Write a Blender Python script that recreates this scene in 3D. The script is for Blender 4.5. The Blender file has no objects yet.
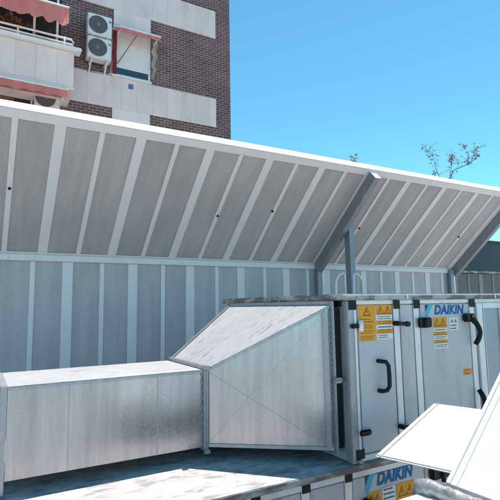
import bpy, bmesh, math, random
from mathutils import Vector as V, Matrix
random.seed(7)
S = bpy.context.scene
COL = S.collection
EYE = 2.55                                   # camera height above the terrace

# ---------------------------------------------------------------- camera
cd = bpy.data.cameras.new('camera'); cam = bpy.data.objects.new('camera', cd); COL.objects.link(cam)
cd.sensor_fit = 'HORIZONTAL'; cd.sensor_width = 36; cd.lens = 34.02; cd.clip_start = .05; cd.clip_end = 3000
Rv = V((0.86949423, -0.49367409, -0.01629946)); Uv = V((-0.04351947, -0.10943649, 0.99304064)); Fv = V((0.49202219, 0.86273376, 0.11663883))
m = Matrix((Rv, Uv, -Fv)).transposed().to_4x4(); m.translation = V((0, 0, EYE)); cam.matrix_world = m
S.camera = cam
# ---------------------------------------------------------------- light
SUN = V((.21, .088, .69)).normalized()
el = math.asin(SUN.z); az = math.atan2(SUN.x, SUN.y)
w = bpy.data.worlds.new('World'); S.world = w; w.use_nodes = True
nt = w.node_tree; nt.nodes.clear()
sky = nt.nodes.new('ShaderNodeTexSky'); sky.sky_type = 'NISHITA'; sky.sun_disc = False
sky.sun_elevation = el; sky.sun_rotation = az; sky.air_density = 1; sky.dust_density = 0; sky.ozone_density = 3; sky.altitude = 3000
hs = nt.nodes.new('ShaderNodeMix'); hs.data_type = 'RGBA'; hs.blend_type = 'MULTIPLY'; hs.inputs['Factor'].default_value = 1
hs.inputs['B'].default_value = (.67, 1.21, 1.05, 1)
bg = nt.nodes.new('ShaderNodeBackground'); bg.inputs['Strength'].default_value = .138
wo = nt.nodes.new('ShaderNodeOutputWorld')
nt.links.new(sky.outputs[0], hs.inputs['A']); nt.links.new(hs.outputs['Result'], bg.inputs[0]); nt.links.new(bg.outputs[0], wo.inputs[0])
sl = bpy.data.lights.new('sun', 'SUN'); sl.energy = 4.6; sl.angle = math.radians(.5); sl.color = (1, .95, .90)
so = bpy.data.objects.new('sun', sl); COL.objects.link(so); so.rotation_euler = (-SUN).to_track_quat('-Z', 'Y').to_euler(); so.location = (0, 0, 30)
S.view_settings.view_transform = 'Standard'; S.view_settings.look = 'None'; S.view_settings.exposure = .75
S.view_settings.gamma = 1; S.view_settings.use_curve_mapping = False

# ---------------------------------------------------------------- materials
def mat(name, col, rough=.6, metal=0., var=.12, scale=6., stretch=(1, 1, 1), bump=0., bscale=40., spec=.4, dirt=None, dirt_amt=.5, dirt_scale=2., dirt_lo=.5, dirt_hi=.7, trans=0.):
    M = bpy.data.materials.new(name); M.use_nodes = True
    n = M.node_tree.nodes; L = M.node_tree.links
    b = n['Principled BSDF']; b.inputs['Roughness'].default_value = rough; b.inputs['Metallic'].default_value = metal
    b.inputs['Specular IOR Level'].default_value = spec
    tc = n.new('ShaderNodeTexCoord'); mp = n.new('ShaderNodeMapping'); mp.inputs['Scale'].default_value = stretch
    L.new(tc.outputs['Object'], mp.inputs[0])
    no = n.new('ShaderNodeTexNoise'); no.inputs['Scale'].default_value = scale; no.inputs['Detail'].default_value = 6; no.inputs['Roughness'].default_value = .6
    L.new(mp.outputs[0], no.inputs['Vector'])
    mr = n.new('ShaderNodeMapRange'); mr.inputs['From Min'].default_value = .3; mr.inputs['From Max'].default_value = .7
    mr.inputs['To Min'].default_value = 1 - var; mr.inputs['To Max'].default_value = 1 + var
    L.new(no.outputs['Fac'], mr.inputs['Value'])
    mx = n.new('ShaderNodeMix'); mx.data_type = 'RGBA'; mx.blend_type = 'MULTIPLY'; mx.inputs['Factor'].default_value = 1
    mx.inputs['A'].default_value = (*col, 1); L.new(mr.outputs['Result'], mx.inputs['B'])
    out = mx.outputs['Result']
    if dirt:
        d = n.new('ShaderNodeTexNoise'); d.inputs['Scale'].default_value = dirt_scale; d.inputs['Detail'].default_value = 8; d.inputs['Roughness'].default_value = .7
        L.new(mp.outputs[0], d.inputs['Vector'])
        dm = n.new('ShaderNodeMapRange'); dm.inputs['From Min'].default_value = dirt_lo; dm.inputs['From Max'].default_value = dirt_hi; dm.inputs['To Max'].default_value = dirt_amt
        L.new(d.outputs['Fac'], dm.inputs['Value'])
        m2 = n.new('ShaderNodeMix'); m2.data_type = 'RGBA'; L.new(dm.outputs['Result'], m2.inputs['Factor']); L.new(out, m2.inputs['A']); m2.inputs['B'].default_value = (*dirt, 1)
        out = m2.outputs['Result']
    L.new(out, b.inputs['Base Color'])
    if bump:
        bn = n.new('ShaderNodeTexNoise'); bn.inputs['Scale'].default_value = bscale; bn.inputs['Detail'].default_value = 4
        L.new(mp.outputs[0], bn.inputs['Vector'])
        bp = n.new('ShaderNodeBump'); bp.inputs['Strength'].default_value = bump; bp.inputs['Distance'].default_value = .02
        L.new(bn.outputs['Fac'], bp.inputs['Height']); L.new(bp.outputs[0], b.inputs['Normal'])
    if trans:
        tr = n.new('ShaderNodeBsdfTranslucent'); L.new(out, tr.inputs[0])
        ms = n.new('ShaderNodeMixShader'); ms.inputs[0].default_value = trans
        o = n['Material Output']; L.new(b.outputs[0], ms.inputs[1]); L.new(tr.outputs[0], ms.inputs[2]); L.new(ms.outputs[0], o.inputs[0])
    return M

def galv(name, col, metal, rough, spangle=.10, streak=.12, scuff=0., wave=.12):
    """hot-dip zinc sheet: spangle flakes, faint run marks, slow dents, optional scuffs"""
    M = bpy.data.materials.new(name); M.use_nodes = True
    n = M.node_tree.nodes; L = M.node_tree.links; b = n['Principled BSDF']
    b.inputs['Metallic'].default_value = metal
    tc = n.new('ShaderNodeTexCoord')
    vo = n.new('ShaderNodeTexVoronoi'); vo.inputs['Scale'].default_value = 90; L.new(tc.outputs['Object'], vo.inputs['Vector'])
    sp = n.new('ShaderNodeSeparateColor'); L.new(vo.outputs['Color'], sp.inputs[0])
    a1 = n.new('ShaderNodeMapRange'); a1.inputs['To Min'].default_value = 1 - spangle; a1.inputs['To Max'].default_value = 1 + spangle; L.new(sp.outputs[0], a1.inputs['Value'])
    mp = n.new('ShaderNodeMapping'); mp.inputs['Scale'].default_value = (9, 9, .5); L.new(tc.outputs['Object'], mp.inputs[0])
    ns = n.new('ShaderNodeTexNoise'); ns.inputs['Scale'].default_value = 1.6; ns.inputs['Detail'].default_value = 6; ns.inputs['Roughness'].default_value = .65; L.new(mp.outputs[0], ns.inputs['Vector'])
    a2 = n.new('ShaderNodeMapRange'); a2.inputs['From Min'].default_value = .3; a2.inputs['From Max'].default_value = .7; a2.inputs['To Min'].default_value = 1 - streak; a2.inputs['To Max'].default_value = 1 + streak; L.new(ns.outputs['Fac'], a2.inputs['Value'])
    bl = n.new('ShaderNodeTexNoise'); bl.inputs['Scale'].default_value = 2.2; bl.inputs['Detail'].default_value = 5; L.new(tc.outputs['Object'], bl.inputs['Vector'])
    a3 = n.new('ShaderNodeMapRange'); a3.inputs['From Min'].default_value = .3; a3.inputs['From Max'].default_value = .7; a3.inputs['To Min'].default_value = .93; a3.inputs['To Max'].default_value = 1.06; L.new(bl.outputs['Fac'], a3.inputs['Value'])
    p1 = n.new('ShaderNodeMath'); p1.operation = 'MULTIPLY'; L.new(a1.outputs[0], p1.inputs[0]); L.new(a2.outputs[0], p1.inputs[1])
    p2 = n.new('ShaderNodeMath'); p2.operation = 'MULTIPLY'; L.new(p1.outputs[0], p2.inputs[0]); L.new(a3.outputs[0], p2.inputs[1])
    mx = n.new('ShaderNodeMix'); mx.data_type = 'RGBA'; mx.blend_type = 'MULTIPLY'; mx.inputs['Factor'].default_value = 1; mx.inputs['A'].default_value = (*col, 1)
    L.new(p2.outputs[0], mx.inputs['B']); out = mx.outputs['Result']
    if scuff:
        sm = n.new('ShaderNodeMapping'); sm.inputs['Scale'].default_value = (2.2, 9, 3); sm.inputs['Rotation'].default_value = (0, .3, .75); L.new(tc.outputs['Object'], sm.inputs[0])
        sn = n.new('ShaderNodeTexNoise'); sn.inputs['Scale'].default_value = 2.3; sn.inputs['Detail'].default_value = 7; sn.inputs['Roughness'].default_value = .62; sn.inputs['Distortion'].default_value = .8; L.new(sm.outputs[0], sn.inputs['Vector'])
        sr = n.new('ShaderNodeMapRange'); sr.inputs['From Min'].default_value = .57; sr.inputs['From Max'].default_value = .67; sr.inputs['To Max'].default_value = scuff; L.new(sn.outputs['Fac'], sr.inputs['Value'])
        m2 = n.new('ShaderNodeMix'); m2.data_type = 'RGBA'; L.new(sr.outputs[0], m2.inputs['Factor']); L.new(out, m2.inputs['A']); m2.inputs['B'].default_value = (.16, .165, .17, 1)
        out = m2.outputs['Result']
    L.new(out, b.inputs['Base Color'])
    rr = n.new('ShaderNodeMapRange'); rr.inputs['To Min'].default_value = rough - .03; rr.inputs['To Max'].default_value = rough + .04; L.new(sp.outputs[1], rr.inputs['Value']); L.new(rr.outputs[0], b.inputs['Roughness'])
    wn = n.new('ShaderNodeTexNoise'); wn.inputs['Scale'].default_value = 2.4; wn.inputs['Detail'].default_value = .5; L.new(tc.outputs['Object'], wn.inputs['Vector'])
    bp = n.new('ShaderNodeBump'); bp.inputs['Strength'].default_value = wave; bp.inputs['Distance'].default_value = .05; L.new(wn.outputs['Fac'], bp.inputs['Height']); L.new(bp.outputs[0], b.inputs['Normal'])
    return M

def perforated(name, col, hole, pitch=.027, r=.0066, rough=.5):
    """sheet punched with staggered round holes over dark mineral wool; UV in metres"""
    M = bpy.data.materials.new(name); M.use_nodes = True
    n = M.node_tree.nodes; L = M.node_tree.links; b = n['Principled BSDF']; b.inputs['Roughness'].default_value = rough; b.inputs['Specular IOR Level'].default_value = .3
    uv = n.new('ShaderNodeUVMap'); sx = n.new('ShaderNodeSeparateXYZ'); L.new(uv.outputs[0], sx.inputs[0])
    def ma(op, a, bb=None):
        q = n.new('ShaderNodeMath'); q.operation = op
        for i, v in enumerate((a, bb)):
            if v is None: continue
            if isinstance(v, (int, float)): q.inputs[i].default_value = v
            else: L.new(v, q.inputs[i])
        return q.outputs[0]
    def dist(off):
        q = []
        for k in (0, 1):
            f = ma('FRACT', ma('ADD', ma('DIVIDE', sx.outputs[k], pitch), off)); f = ma('SUBTRACT', f, .5); q.append(ma('MULTIPLY', f, f))
        return ma('SQRT', ma('ADD', q[0], q[1]))
    d = ma('MINIMUM', dist(0.), dist(.5))
    mr = n.new('ShaderNodeMapRange'); mr.inputs['From Min'].default_value = (r - .0015) / pitch; mr.inputs['From Max'].default_value = (r + .0015) / pitch; L.new(d, mr.inputs['Value'])
    no = n.new('ShaderNodeTexNoise'); no.inputs['Scale'].default_value = 1.3; no.inputs['Detail'].default_value = 5; tc = n.new('ShaderNodeTexCoord'); L.new(tc.outputs['Object'], no.inputs['Vector'])
    nr = n.new('ShaderNodeMapRange'); nr.inputs['From Min'].default_value = .3; nr.inputs['From Max'].default_value = .7; nr.inputs['To Min'].default_value = .92; nr.inputs['To Max'].default_value = 1.06; L.new(no.outputs['Fac'], nr.inputs['Value'])
    oi = n.new('ShaderNodeObjectInfo'); ot = n.new('ShaderNodeMapRange'); ot.inputs['To Min'].default_value = .93; ot.inputs['To Max'].default_value = 1.05; L.new(oi.outputs['Random'], ot.inputs['Value'])
    sm = n.new('ShaderNodeMapping'); sm.inputs['Scale'].default_value = (7, 1, .35); L.new(tc.outputs['Object'], sm.inputs[0])
    st = n.new('ShaderNodeTexNoise'); st.inputs['Scale'].default_value = 1.5; st.inputs['Detail'].default_value = 5; L.new(sm.outputs[0], st.inputs['Vector'])
    sr = n.new('ShaderNodeMapRange'); sr.inputs['From Min'].default_value = .35; sr.inputs['From Max'].default_value = .65; sr.inputs['To Min'].default_value = .9; sr.inputs['To Max'].default_value = 1.05; L.new(st.outputs['Fac'], sr.inputs['Value'])
    tone = ma('MULTIPLY', ma('MULTIPLY', ot.outputs[0], sr.outputs[0]), nr.outputs[0])
    mm = n.new('ShaderNodeMix'); mm.data_type = 'RGBA'; mm.blend_type = 'MULTIPLY'; mm.inputs['Factor'].default_value = 1; mm.inputs['A'].default_value = (*col, 1); L.new(tone, mm.inputs['B'])
    mx = n.new('ShaderNodeMix'); mx.data_type = 'RGBA'; L.new(mr.outputs[0], mx.inputs['Factor']); mx.inputs['A'].default_value = (*hole, 1); L.new(mm.outputs['Result'], mx.inputs['B'])
    L.new(mx.outputs['Result'], b.inputs['Base Color'])
    return M

def brick(name):
    M = bpy.data.materials.new(name); M.use_nodes = True
    n = M.node_tree.nodes; L = M.node_tree.links; b = n['Principled BSDF']; b.inputs['Roughness'].default_value = .85
    tc = n.new('ShaderNodeTexCoord'); sx = n.new('ShaderNodeSeparateXYZ'); L.new(tc.outputs['Object'], sx.inputs[0])
    ad = n.new('ShaderNodeMath'); ad.operation = 'ADD'; L.new(sx.outputs[0], ad.inputs[0]); L.new(sx.outputs[1], ad.inputs[1])
    cx = n.new('ShaderNodeCombineXYZ'); L.new(ad.outputs[0], cx.inputs[0]); L.new(sx.outputs[2], cx.inputs[1])
    br = n.new('ShaderNodeTexBrick'); L.new(cx.outputs[0], br.inputs['Vector'])
    br.inputs['Scale'].default_value = 1; br.inputs['Brick Width'].default_value = .225; br.inputs['Row Height'].default_value = .083
    br.inputs['Mortar Size'].default_value = .009; br.inputs['Mortar Smooth'].default_value = .1; br.inputs['Bias'].default_value = -.1
    br.inputs['Color1'].default_value = (.115, .052, .047, 1); br.inputs['Color2'].default_value = (.18, .082, .072, 1); br.inputs['Mortar'].default_value = (.33, .27, .255, 1)
    no = n.new('ShaderNodeTexNoise'); no.inputs['Scale'].default_value = 1.5; no.inputs['Detail'].default_value = 6; L.new(tc.outputs['Object'], no.inputs['Vector'])
    nr = n.new('ShaderNodeMapRange'); nr.inputs['From Min'].default_value = .3; nr.inputs['From Max'].default_value = .7; nr.inputs['To Min'].default_value = .8; nr.inputs['To Max'].default_value = 1.2; L.new(no.outputs['Fac'], nr.inputs['Value'])
    mm = n.new('ShaderNodeMix'); mm.data_type = 'RGBA'; mm.blend_type = 'MULTIPLY'; mm.inputs['Factor'].default_value = 1; L.new(br.outputs['Color'], mm.inputs['A']); L.new(nr.outputs[0], mm.inputs['B'])
    L.new(mm.outputs['Result'], b.inputs['Base Color'])
    bp = n.new('ShaderNodeBump'); bp.inputs['Strength'].default_value = .5; bp.inputs['Distance'].default_value = .01; bp.invert = True; L.new(br.outputs['Fac'], bp.inputs['Height']); L.new(bp.outputs[0], b.inputs['Normal'])
    return M

def slabs(name, col, wx):
    """stone cladding: one course of upright slabs with thin joints"""
    M = mat(name, col, .8, var=.08, scale=2.5, dirt=(.25, .23, .21), dirt_amt=.25, dirt_scale=1.2, stretch=(1, 1, .4))
    n = M.node_tree.nodes; L = M.node_tree.links; b = n['Principled BSDF']
    src = b.inputs['Base Color'].links[0].from_socket
    tc = n.new('ShaderNodeTexCoord'); sx = n.new('ShaderNodeSeparateXYZ'); L.new(tc.outputs['Object'], sx.inputs[0])
    d = n.new('ShaderNodeMath'); d.operation = 'DIVIDE'; d.inputs[1].default_value = wx; L.new(sx.outputs[0], d.inputs[0])
    f = n.new('ShaderNodeMath'); f.operation = 'FRACT'; L.new(d.outputs[0], f.inputs[0])
    g = n.new('ShaderNodeMath'); g.operation = 'LESS_THAN'; g.inputs[1].default_value = .02; L.new(f.outputs[0], g.inputs[0])
    fl = n.new('ShaderNodeMath'); fl.operation = 'FLOOR'; L.new(d.outputs[0], fl.inputs[0])
    wn = n.new('ShaderNodeTexWhiteNoise'); wn.noise_dimensions = '1D'; L.new(fl.outputs[0], wn.inputs['W'])
    r = n.new('ShaderNodeMapRange'); r.inputs['To Min'].default_value = .9; r.inputs['To Max'].default_value = 1.04; L.new(wn.outputs['Value'], r.inputs['Value'])
    mm = n.new('ShaderNodeMix'); mm.data_type = 'RGBA'; mm.blend_type = 'MULTIPLY'; mm.inputs['Factor'].default_value = 1; L.new(src, mm.inputs['A']); L.new(r.outputs[0], mm.inputs['B'])
    mx = n.new('ShaderNodeMix'); mx.data_type = 'RGBA'; L.new(g.outputs[0], mx.inputs['Factor']); L.new(mm.outputs['Result'], mx.inputs['A']); mx.inputs['B'].default_value = (.48, .44, .41, 1)
    L.new(mx.outputs['Result'], b.inputs['Base Color'])
    return M

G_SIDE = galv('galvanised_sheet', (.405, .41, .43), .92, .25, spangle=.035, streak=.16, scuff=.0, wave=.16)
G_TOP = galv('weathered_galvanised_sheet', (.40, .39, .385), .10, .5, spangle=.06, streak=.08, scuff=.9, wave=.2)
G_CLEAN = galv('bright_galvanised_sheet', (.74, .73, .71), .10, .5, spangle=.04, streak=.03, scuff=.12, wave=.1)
G_FRAME = galv('galvanised_section', (.40, .395, .41), .6, .42)
STEEL = galv('galvanised_beam', (.27, .28, .30), .45, .45, spangle=.12)
FOIL = mat('crinkled_foil_tape', (.36, .345, .33), .38, .35, var=.2, scale=14, bump=.5, bscale=22, dirt=(.13, .11, .10), dirt_amt=.6, dirt_scale=9, dirt_lo=.5, dirt_hi=.65)
PAINT = mat('grey_white_coated_panel', (.54, .51, .52), .45, var=.07, scale=3, dirt=(.24, .235, .23), dirt_amt=.5, dirt_scale=4, dirt_lo=.54, dirt_hi=.74, stretch=(1.6, 1, .45))
ALU = mat('aluminium_profile', (.74, .71, .71), .4, .2, var=.05, scale=5, dirt=(.25, .25, .25), dirt_amt=.3, dirt_scale=6, stretch=(1, 1, .4))
ALU_D = mat('inner_profile', (.33, .36, .40), .45, .2, var=.05)
ROOFRIM = mat('grimy_roof_edge', (.50, .48, .46), .6, .1, var=.2, scale=9, dirt=(.13, .09, .075), dirt_amt=.9, dirt_scale=4.5, dirt_lo=.40, dirt_hi=.54, stretch=(1, 1, 2.5))
ROOFTOP = mat('dusty_roof_sheet', (.48, .43, .405), .75, .0, var=.3, scale=14, dirt=(.15, .15, .16), dirt_amt=.65, dirt_scale=4.5, dirt_lo=.50, dirt_hi=.62, bump=.4, bscale=26, stretch=(.7, 1.5, 1))
BLACK = mat('black_plastic', (.010, .010, .011), .5, var=.1, spec=.25)
RUBBER = mat('gasket_and_underside_black', (.012, .012, .013), .8, var=.1)
CAN_P = perforated('perforated_sheet', (.64, .595, .59), (.12, .115, .118))
WALL_P = perforated('perforated_wall_sheet', (.66, .61, .62), (.13, .125, .13), .024, .0058)
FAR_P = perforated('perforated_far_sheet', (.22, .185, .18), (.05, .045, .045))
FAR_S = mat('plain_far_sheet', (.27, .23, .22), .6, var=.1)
WALL_S = mat('plain_wall_sheet', (.74, .69, .69), .5, var=.07, scale=2, dirt=(.4, .39, .38), dirt_amt=.3, stretch=(3, .6, .5))
CAN_S = mat('plain_barrier_sheet', (.76, .71, .705), .5, var=.06, scale=2, dirt=(.3, .3, .3), dirt_amt=.2, stretch=(2, .6, .6))
CAN_W = mat('white_coated_sheet', (.78, .78, .77), .45, var=.03)
BRICK = brick('dark_brick')
STONE = slabs('pale_stone_cladding', (.76, .61, .57), .48)
STONEW = mat('white_render', (.80, .67, .63), .8, var=.07, dirt=(.3, .28, .26), dirt_amt=.3, dirt_scale=1.5, stretch=(1, 1, .4))
RAIL = mat('white_railing_paint', (.72, .72, .71), .4, var=.05)
RED = mat('coral_awning_cloth', (.80, .29, .26), .9, var=.14, scale=1.5, stretch=(3, .4, .4), trans=.45)
REDD = mat('dark_red_cloth', (.30, .035, .05), .85, var=.15, trans=.3)
BEIGE = mat('faded_cloth', (.50, .45, .40), .9, var=.25, scale=7, trans=.2)
SHUT = mat('roller_shutter', (.72, .71, .68), .6, var=.04)
GLASS = mat('dark_window_glass', (.03, .05, .085), .08, var=.2, spec=.8)
DARK = mat('recess_shade', (.035, .03, .03), .8)
BROWN = mat('brown_door', (.14, .085, .06), .6)
ACW = mat('ac_casing', (.74, .70, .68), .45, var=.05, dirt=(.4, .38, .35), dirt_amt=.3)
ACG = mat('ac_grille', (.10, .10, .105), .5)
ACB = mat('ac_fan_grey', (.19, .185, .18), .5)
BLUEP = mat('blue_plate', (.09, .14, .32), .5, var=.3, scale=30)
SHED = mat('dark_cladding', (.055, .062, .075), .6, var=.15, scale=2, stretch=(6, 1, .3))
TERR = mat('terrace_paving', (.36, .345, .325), .85, var=.12, scale=2, dirt=(.25, .24, .22), dirt_amt=.5, dirt_scale=.7)
CONC = mat('concrete_block', (.34, .34, .33), .85, var=.15)
BARK = mat('twig_bark', (.13, .10, .075), .9, var=.2)
LEAF = mat('dry_green_leaf', (.11, .13, .05), .7, var=.4, scale=30, trans=.3)
LEAFB = mat('olive_brown_leaf', (.22, .18, .085), .7, var=.4, scale=30, trans=.3)
POT = mat('clay_pot', (.35, .14, .08), .8)
ORANGE = mat('orange_label', (.78, .33, .025), .7, var=.04)
LWHITE = mat('white_label', (.72, .72, .70), .5, var=.03)
INK = mat('label_ink', (.035, .028, .02), .6, var=.1)
RINK = mat('rust_label_ink', (.28, .05, .02), .6, var=.1)
BBLUE = mat('lettering_blue', (.002, .13, .36), .8, var=.03)
BCYAN = mat('emblem_cyan', (.07, .48, .62), .8, var=.03)
BNAVY = mat('emblem_navy', (.012, .03, .07), .4, var=.05)

# ---------------------------------------------------------------- mesh helpers
class MB:
    def __init__(s): s.bm = bmesh.new(); s.uv = s.bm.loops.layers.uv.new('UVMap'); s.mats = []
    def mi(s, M):
        if M not in s.mats: s.mats.append(M)
        return s.mats.index(M)
    def face(s, pts, M, uvs=None):
        vs = [s.bm.verts.new(V(p)) for p in pts]; f = s.bm.faces.new(vs); f.material_index = s.mi(M)
        if uvs:
            for l, u in zip(f.loops, uvs): l[s.uv].uv = u
        return f
    def solid(s, verts, faces, M, bevel=0.):
        t = bmesh.new(); vs = [t.verts.new(V(v)) for v in verts]
        for f in faces: t.faces.new([vs[i] for i in f])
        bmesh.ops.recalc_face_normals(t, faces=t.faces[:])
        if bevel: bmesh.ops.bevel(t, geom=t.edges[:], offset=bevel, segments=2, affect='EDGES', clamp_overlap=True)
        i = s.mi(M); mp = {}
        for v in t.verts: mp[v] = s.bm.verts.new(v.co)
        for f in t.faces:
            g = s.bm.faces.new([mp[v] for v in f.verts]); g.material_index = i
        t.free()
    def box(s, a, b, M, bevel=0.):
        x0, y0, z0 = a; x1, y1, z1 = b
        s.hexa([(x0, y0, z0), (x1, y0, z0), (x1, y1, z0), (x0, y1, z0)], [(x0, y0, z1), (x1, y0, z1), (x1, y1, z1), (x0, y1, z1)], M, bevel)
    def hexa(s, lo, hi, M, bevel=0.):
        s.solid(list(lo) + list(hi), [(3, 2, 1, 0), (4, 5, 6, 7), (0, 1, 5, 4), (1, 2, 6, 5), (2, 3, 7, 6), (3, 0, 4, 7)], M, bevel)
    def bar(s, p, q, wv, hv, M, bevel=0.):
        """box from p to q; wv/hv full-size cross vectors, centred"""
        p, q, wv, hv = V(p), V(q), V(wv) / 2, V(hv) / 2
        s.hexa([p - wv - hv, p + wv - hv, p + wv + hv, p - wv + hv], [q - wv - hv, q + wv - hv, q + wv + hv, q - wv + hv], M, bevel)
    def prism(s, poly, d, M, bevel=0.):
        d = V(d); n = len(poly); a = [V(p) for p in poly]; b = [p + d for p in a]
        s.solid(a + b, [tuple(range(n))[::-1], tuple(range(n, 2 * n))] + [(i, (i + 1) % n, n + (i + 1) % n, n + i) for i in range(n)], M, bevel)
    def tube(s, path, r, M, sides=10, caps=True):
        P = [V(p) for p in path]; rs = r if isinstance(r, (list, tuple)) else [r] * len(P); i = s.mi(M); rings = []
        ref = None
        for k, p in enumerate(P):
            t = (P[min(k + 1, len(P) - 1)] - P[max(k - 1, 0)]).normalized()
            if ref is None: ref = t.orthogonal().normalized()
            u = (ref - t * ref.dot(t)).normalized(); v = t.cross(u); ref = u
            rings.append([s.bm.verts.new(p + (u * math.cos(2 * math.pi * j / sides) + v * math.sin(2 * math.pi * j / sides)) * rs[k]) for j in range(sides)])
        for A, B in zip(rings, rings[1:]):
            for j in range(sides):
                f = s.bm.faces.new([A[j], A[(j + 1) % sides], B[(j + 1) % sides], B[j]]); f.material_index = i; f.smooth = True
        if caps:
            for R in (rings[0][::-1], rings[-1]):
                f = s.bm.faces.new(R); f.material_index = i
    def build(s, name, parent=None, mass=False):
        if parent and not mass:                   # pieces standing clear of each other become parts of their own
            s.bm.verts.ensure_lookup_table(); seen = set(); isl = []
            for v in s.bm.verts:
                if v in seen: continue
                st = [v]; seen.add(v); g = []
                while st:
                    q = st.pop(); g.append(q)
                    for e in q.link_edges:
                        r = e.other_vert(q)
                        if r not in seen: seen.add(r); st.append(r)
                isl.append(g)
            bx = [([min(v.co[k] for v in g) - .003 for k in range(3)], [max(v.co[k] for v in g) + .003 for k in range(3)]) for g in isl]
            gid = list(range(len(isl)))
            def fd(i):
                while gid[i] != i: i = gid[i]
                return i
            for i in range(len(isl)):
                for j in range(i):
                    if all(bx[i][0][k] <= bx[j][1][k] and bx[j][0][k] <= bx[i][1][k] for k in range(3)): gid[fd(i)] = fd(j)
            roots = sorted({fd(i) for i in range(len(isl))})
            if len(roots) > 1:
                first = None
                for r in roots:
                    keep = {v for i, g in enumerate(isl) if fd(i) == r for v in g}
                    t = MB(); t.mats = list(s.mats); mp = {}
                    if getattr(s, 'raw', 0): t.raw = 1
                    for v in s.bm.verts:
                        if v in keep: mp[v] = t.bm.verts.new(v.co)
                    for f in s.bm.faces:
                        if f.verts[0] in keep:
                            g = t.bm.faces.new([mp[v] for v in f.verts]); g.material_index = f.material_index; g.smooth = f.smooth
                            for la, lb in zip(f.loops, g.loops): lb[t.uv].uv = la[s.uv].uv
                    o = t.build(name, parent, True); first = first or o
                s.bm.free(); return first
        me = bpy.data.meshes.new(name); bmesh.ops.recalc_face_normals(s.bm, faces=s.bm.faces[:]) if not getattr(s, 'raw', 0) else None
        s.bm.to_mesh(me); s.bm.free()
        for M in s.mats: me.materials.append(M)
        o = bpy.data.objects.new(name, me); COL.objects.link(o)
        if parent: o.parent = parent; o.matrix_parent_inverse = parent_world(parent).inverted()
        return o
def parent_world(p):
    mm = Matrix.Translation(p.location)
    return parent_world(p.parent) @ p.matrix_parent_inverse @ mm if p.parent else mm
def tag(o, label, cat, group=None):
    o['label'] = label; o['category'] = cat
    if group: o['group'] = group
    return o
def thing(name, label, cat, loc, group=None):
    o = bpy.data.objects.new(name, None); COL.objects.link(o); o.location = loc; o.empty_display_size = .2
    return tag(o, label, cat, group)
def copy_tree(o, off, parent=None):
    c = o.copy(); COL.objects.link(c)
    if parent: c.parent = parent
    else: c.location = o.location + V(off)
    for ch in list(o.children): copy_tree(ch, off, c)
    return c
def Z(z): return z + EYE

# ---------------------------------------------------------------- ground
b = MB(); b.face([(-1500, -1500, 0), (1500, -1500, 0), (1500, 1500, 0), (-1500, 1500, 0)], TERR)
o = b.build('ground'); o['kind'] = 'structure'

# ---------------------------------------------------------------- acoustic barrier
YB, YC = 7.668, 5.98
ZB, ZT, ZC = Z(.717), Z(.832), Z(2.339)       # beam bottom, beam top, canopy lip
bar_ = thing('acoustic_barrier', 'long grey perforated noise barrier with a canopy leaning out over the ducts', 'barrier', (5, YB, 0))
tdir = V((0, YC - YB, ZC - ZT)); SL = tdir.length; tdir.normalize(); ndir = V((0, -tdir.z, tdir.y)) * -1   # ndir: up and back
if ndir.z < 0: ndir = -ndir
P0 = V((0, YB - .02, ZT - .015))
def wall_module(x0, x1, widec):
    """one sheet of the upright wall, perforated fields between plain strips (proud 4 mm)"""
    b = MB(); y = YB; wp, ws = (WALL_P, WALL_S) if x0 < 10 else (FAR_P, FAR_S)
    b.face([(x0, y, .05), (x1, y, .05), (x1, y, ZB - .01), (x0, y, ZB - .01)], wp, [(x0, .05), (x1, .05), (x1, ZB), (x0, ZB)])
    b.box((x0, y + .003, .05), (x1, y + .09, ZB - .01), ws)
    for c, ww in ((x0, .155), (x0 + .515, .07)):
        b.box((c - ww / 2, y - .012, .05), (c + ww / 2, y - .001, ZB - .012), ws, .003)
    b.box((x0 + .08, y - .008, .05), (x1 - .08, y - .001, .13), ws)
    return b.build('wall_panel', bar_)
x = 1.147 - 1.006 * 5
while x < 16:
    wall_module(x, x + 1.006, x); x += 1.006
def can_module(x0, x1):
    b = MB()
    def P(xx, s, h=0.): return V((xx, 0, 0)) + P0 + tdir * s + ndir * h
    L = SL + .02
    b.face([P(x0, 0), P(x1, 0), P(x1, L), P(x0, L)], CAN_P, [(x0, 0), (x1, 0), (x1, L), (x0, L)])
    b.hexa([P(x0, 0, .004), P(x1, 0, .004), P(x1, L, .004), P(x0, L, .004)], [P(x0, 0, .145), P(x1, 0, .145), P(x1, L, .145), P(x0, L, .145)], CAN_S)
    def strip(a, c):
        b.hexa([P(a, 0, -.012), P(c, 0, -.012), P(c, L, -.012), P(a, L, -.012)], [P(a, 0, -.001), P(c, 0, -.001), P(c, L, -.001), P(a, L, -.001)], CAN_S, .003)
    if x1 - x0 > .3:
        strip(x0 - .068, x0 + .068)
        if x1 - x0 > .8: strip(x0 + .475, x0 + .545)
        if x1 > XE - .01: strip(x1 - .12, x1 - .001)
    else: strip(x0 - .068, x1 - .001)
    # lip strip along the top and the gutter strip along the foot
    for s0, s1 in ((L - .12, L - .001), (.0, .045)):
        b.hexa([P(x0, s0, -.016), P(x1, s0, -.016), P(x1, s1, -.016), P(x0, s1, -.016)], [P(x0, s0, -.0125), P(x1, s0, -.0125), P(x1, s1, -.0125), P(x0, s1, -.0125)], CAN_S)
    return b.build('canopy_panel', bar_)
x = .775 - 1.018 * 5; xs = []
XE = 10.16
while x < XE - .05:
    x1 = min(x + 1.018, XE); can_module(x, x1); xs.append(x); x = x1
def PC(xx, s, h=0.): return V((xx, 0, 0)) + P0 + tdir * s + ndir * h
b = MB()                                                        # white lip cap facing up and out
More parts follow.
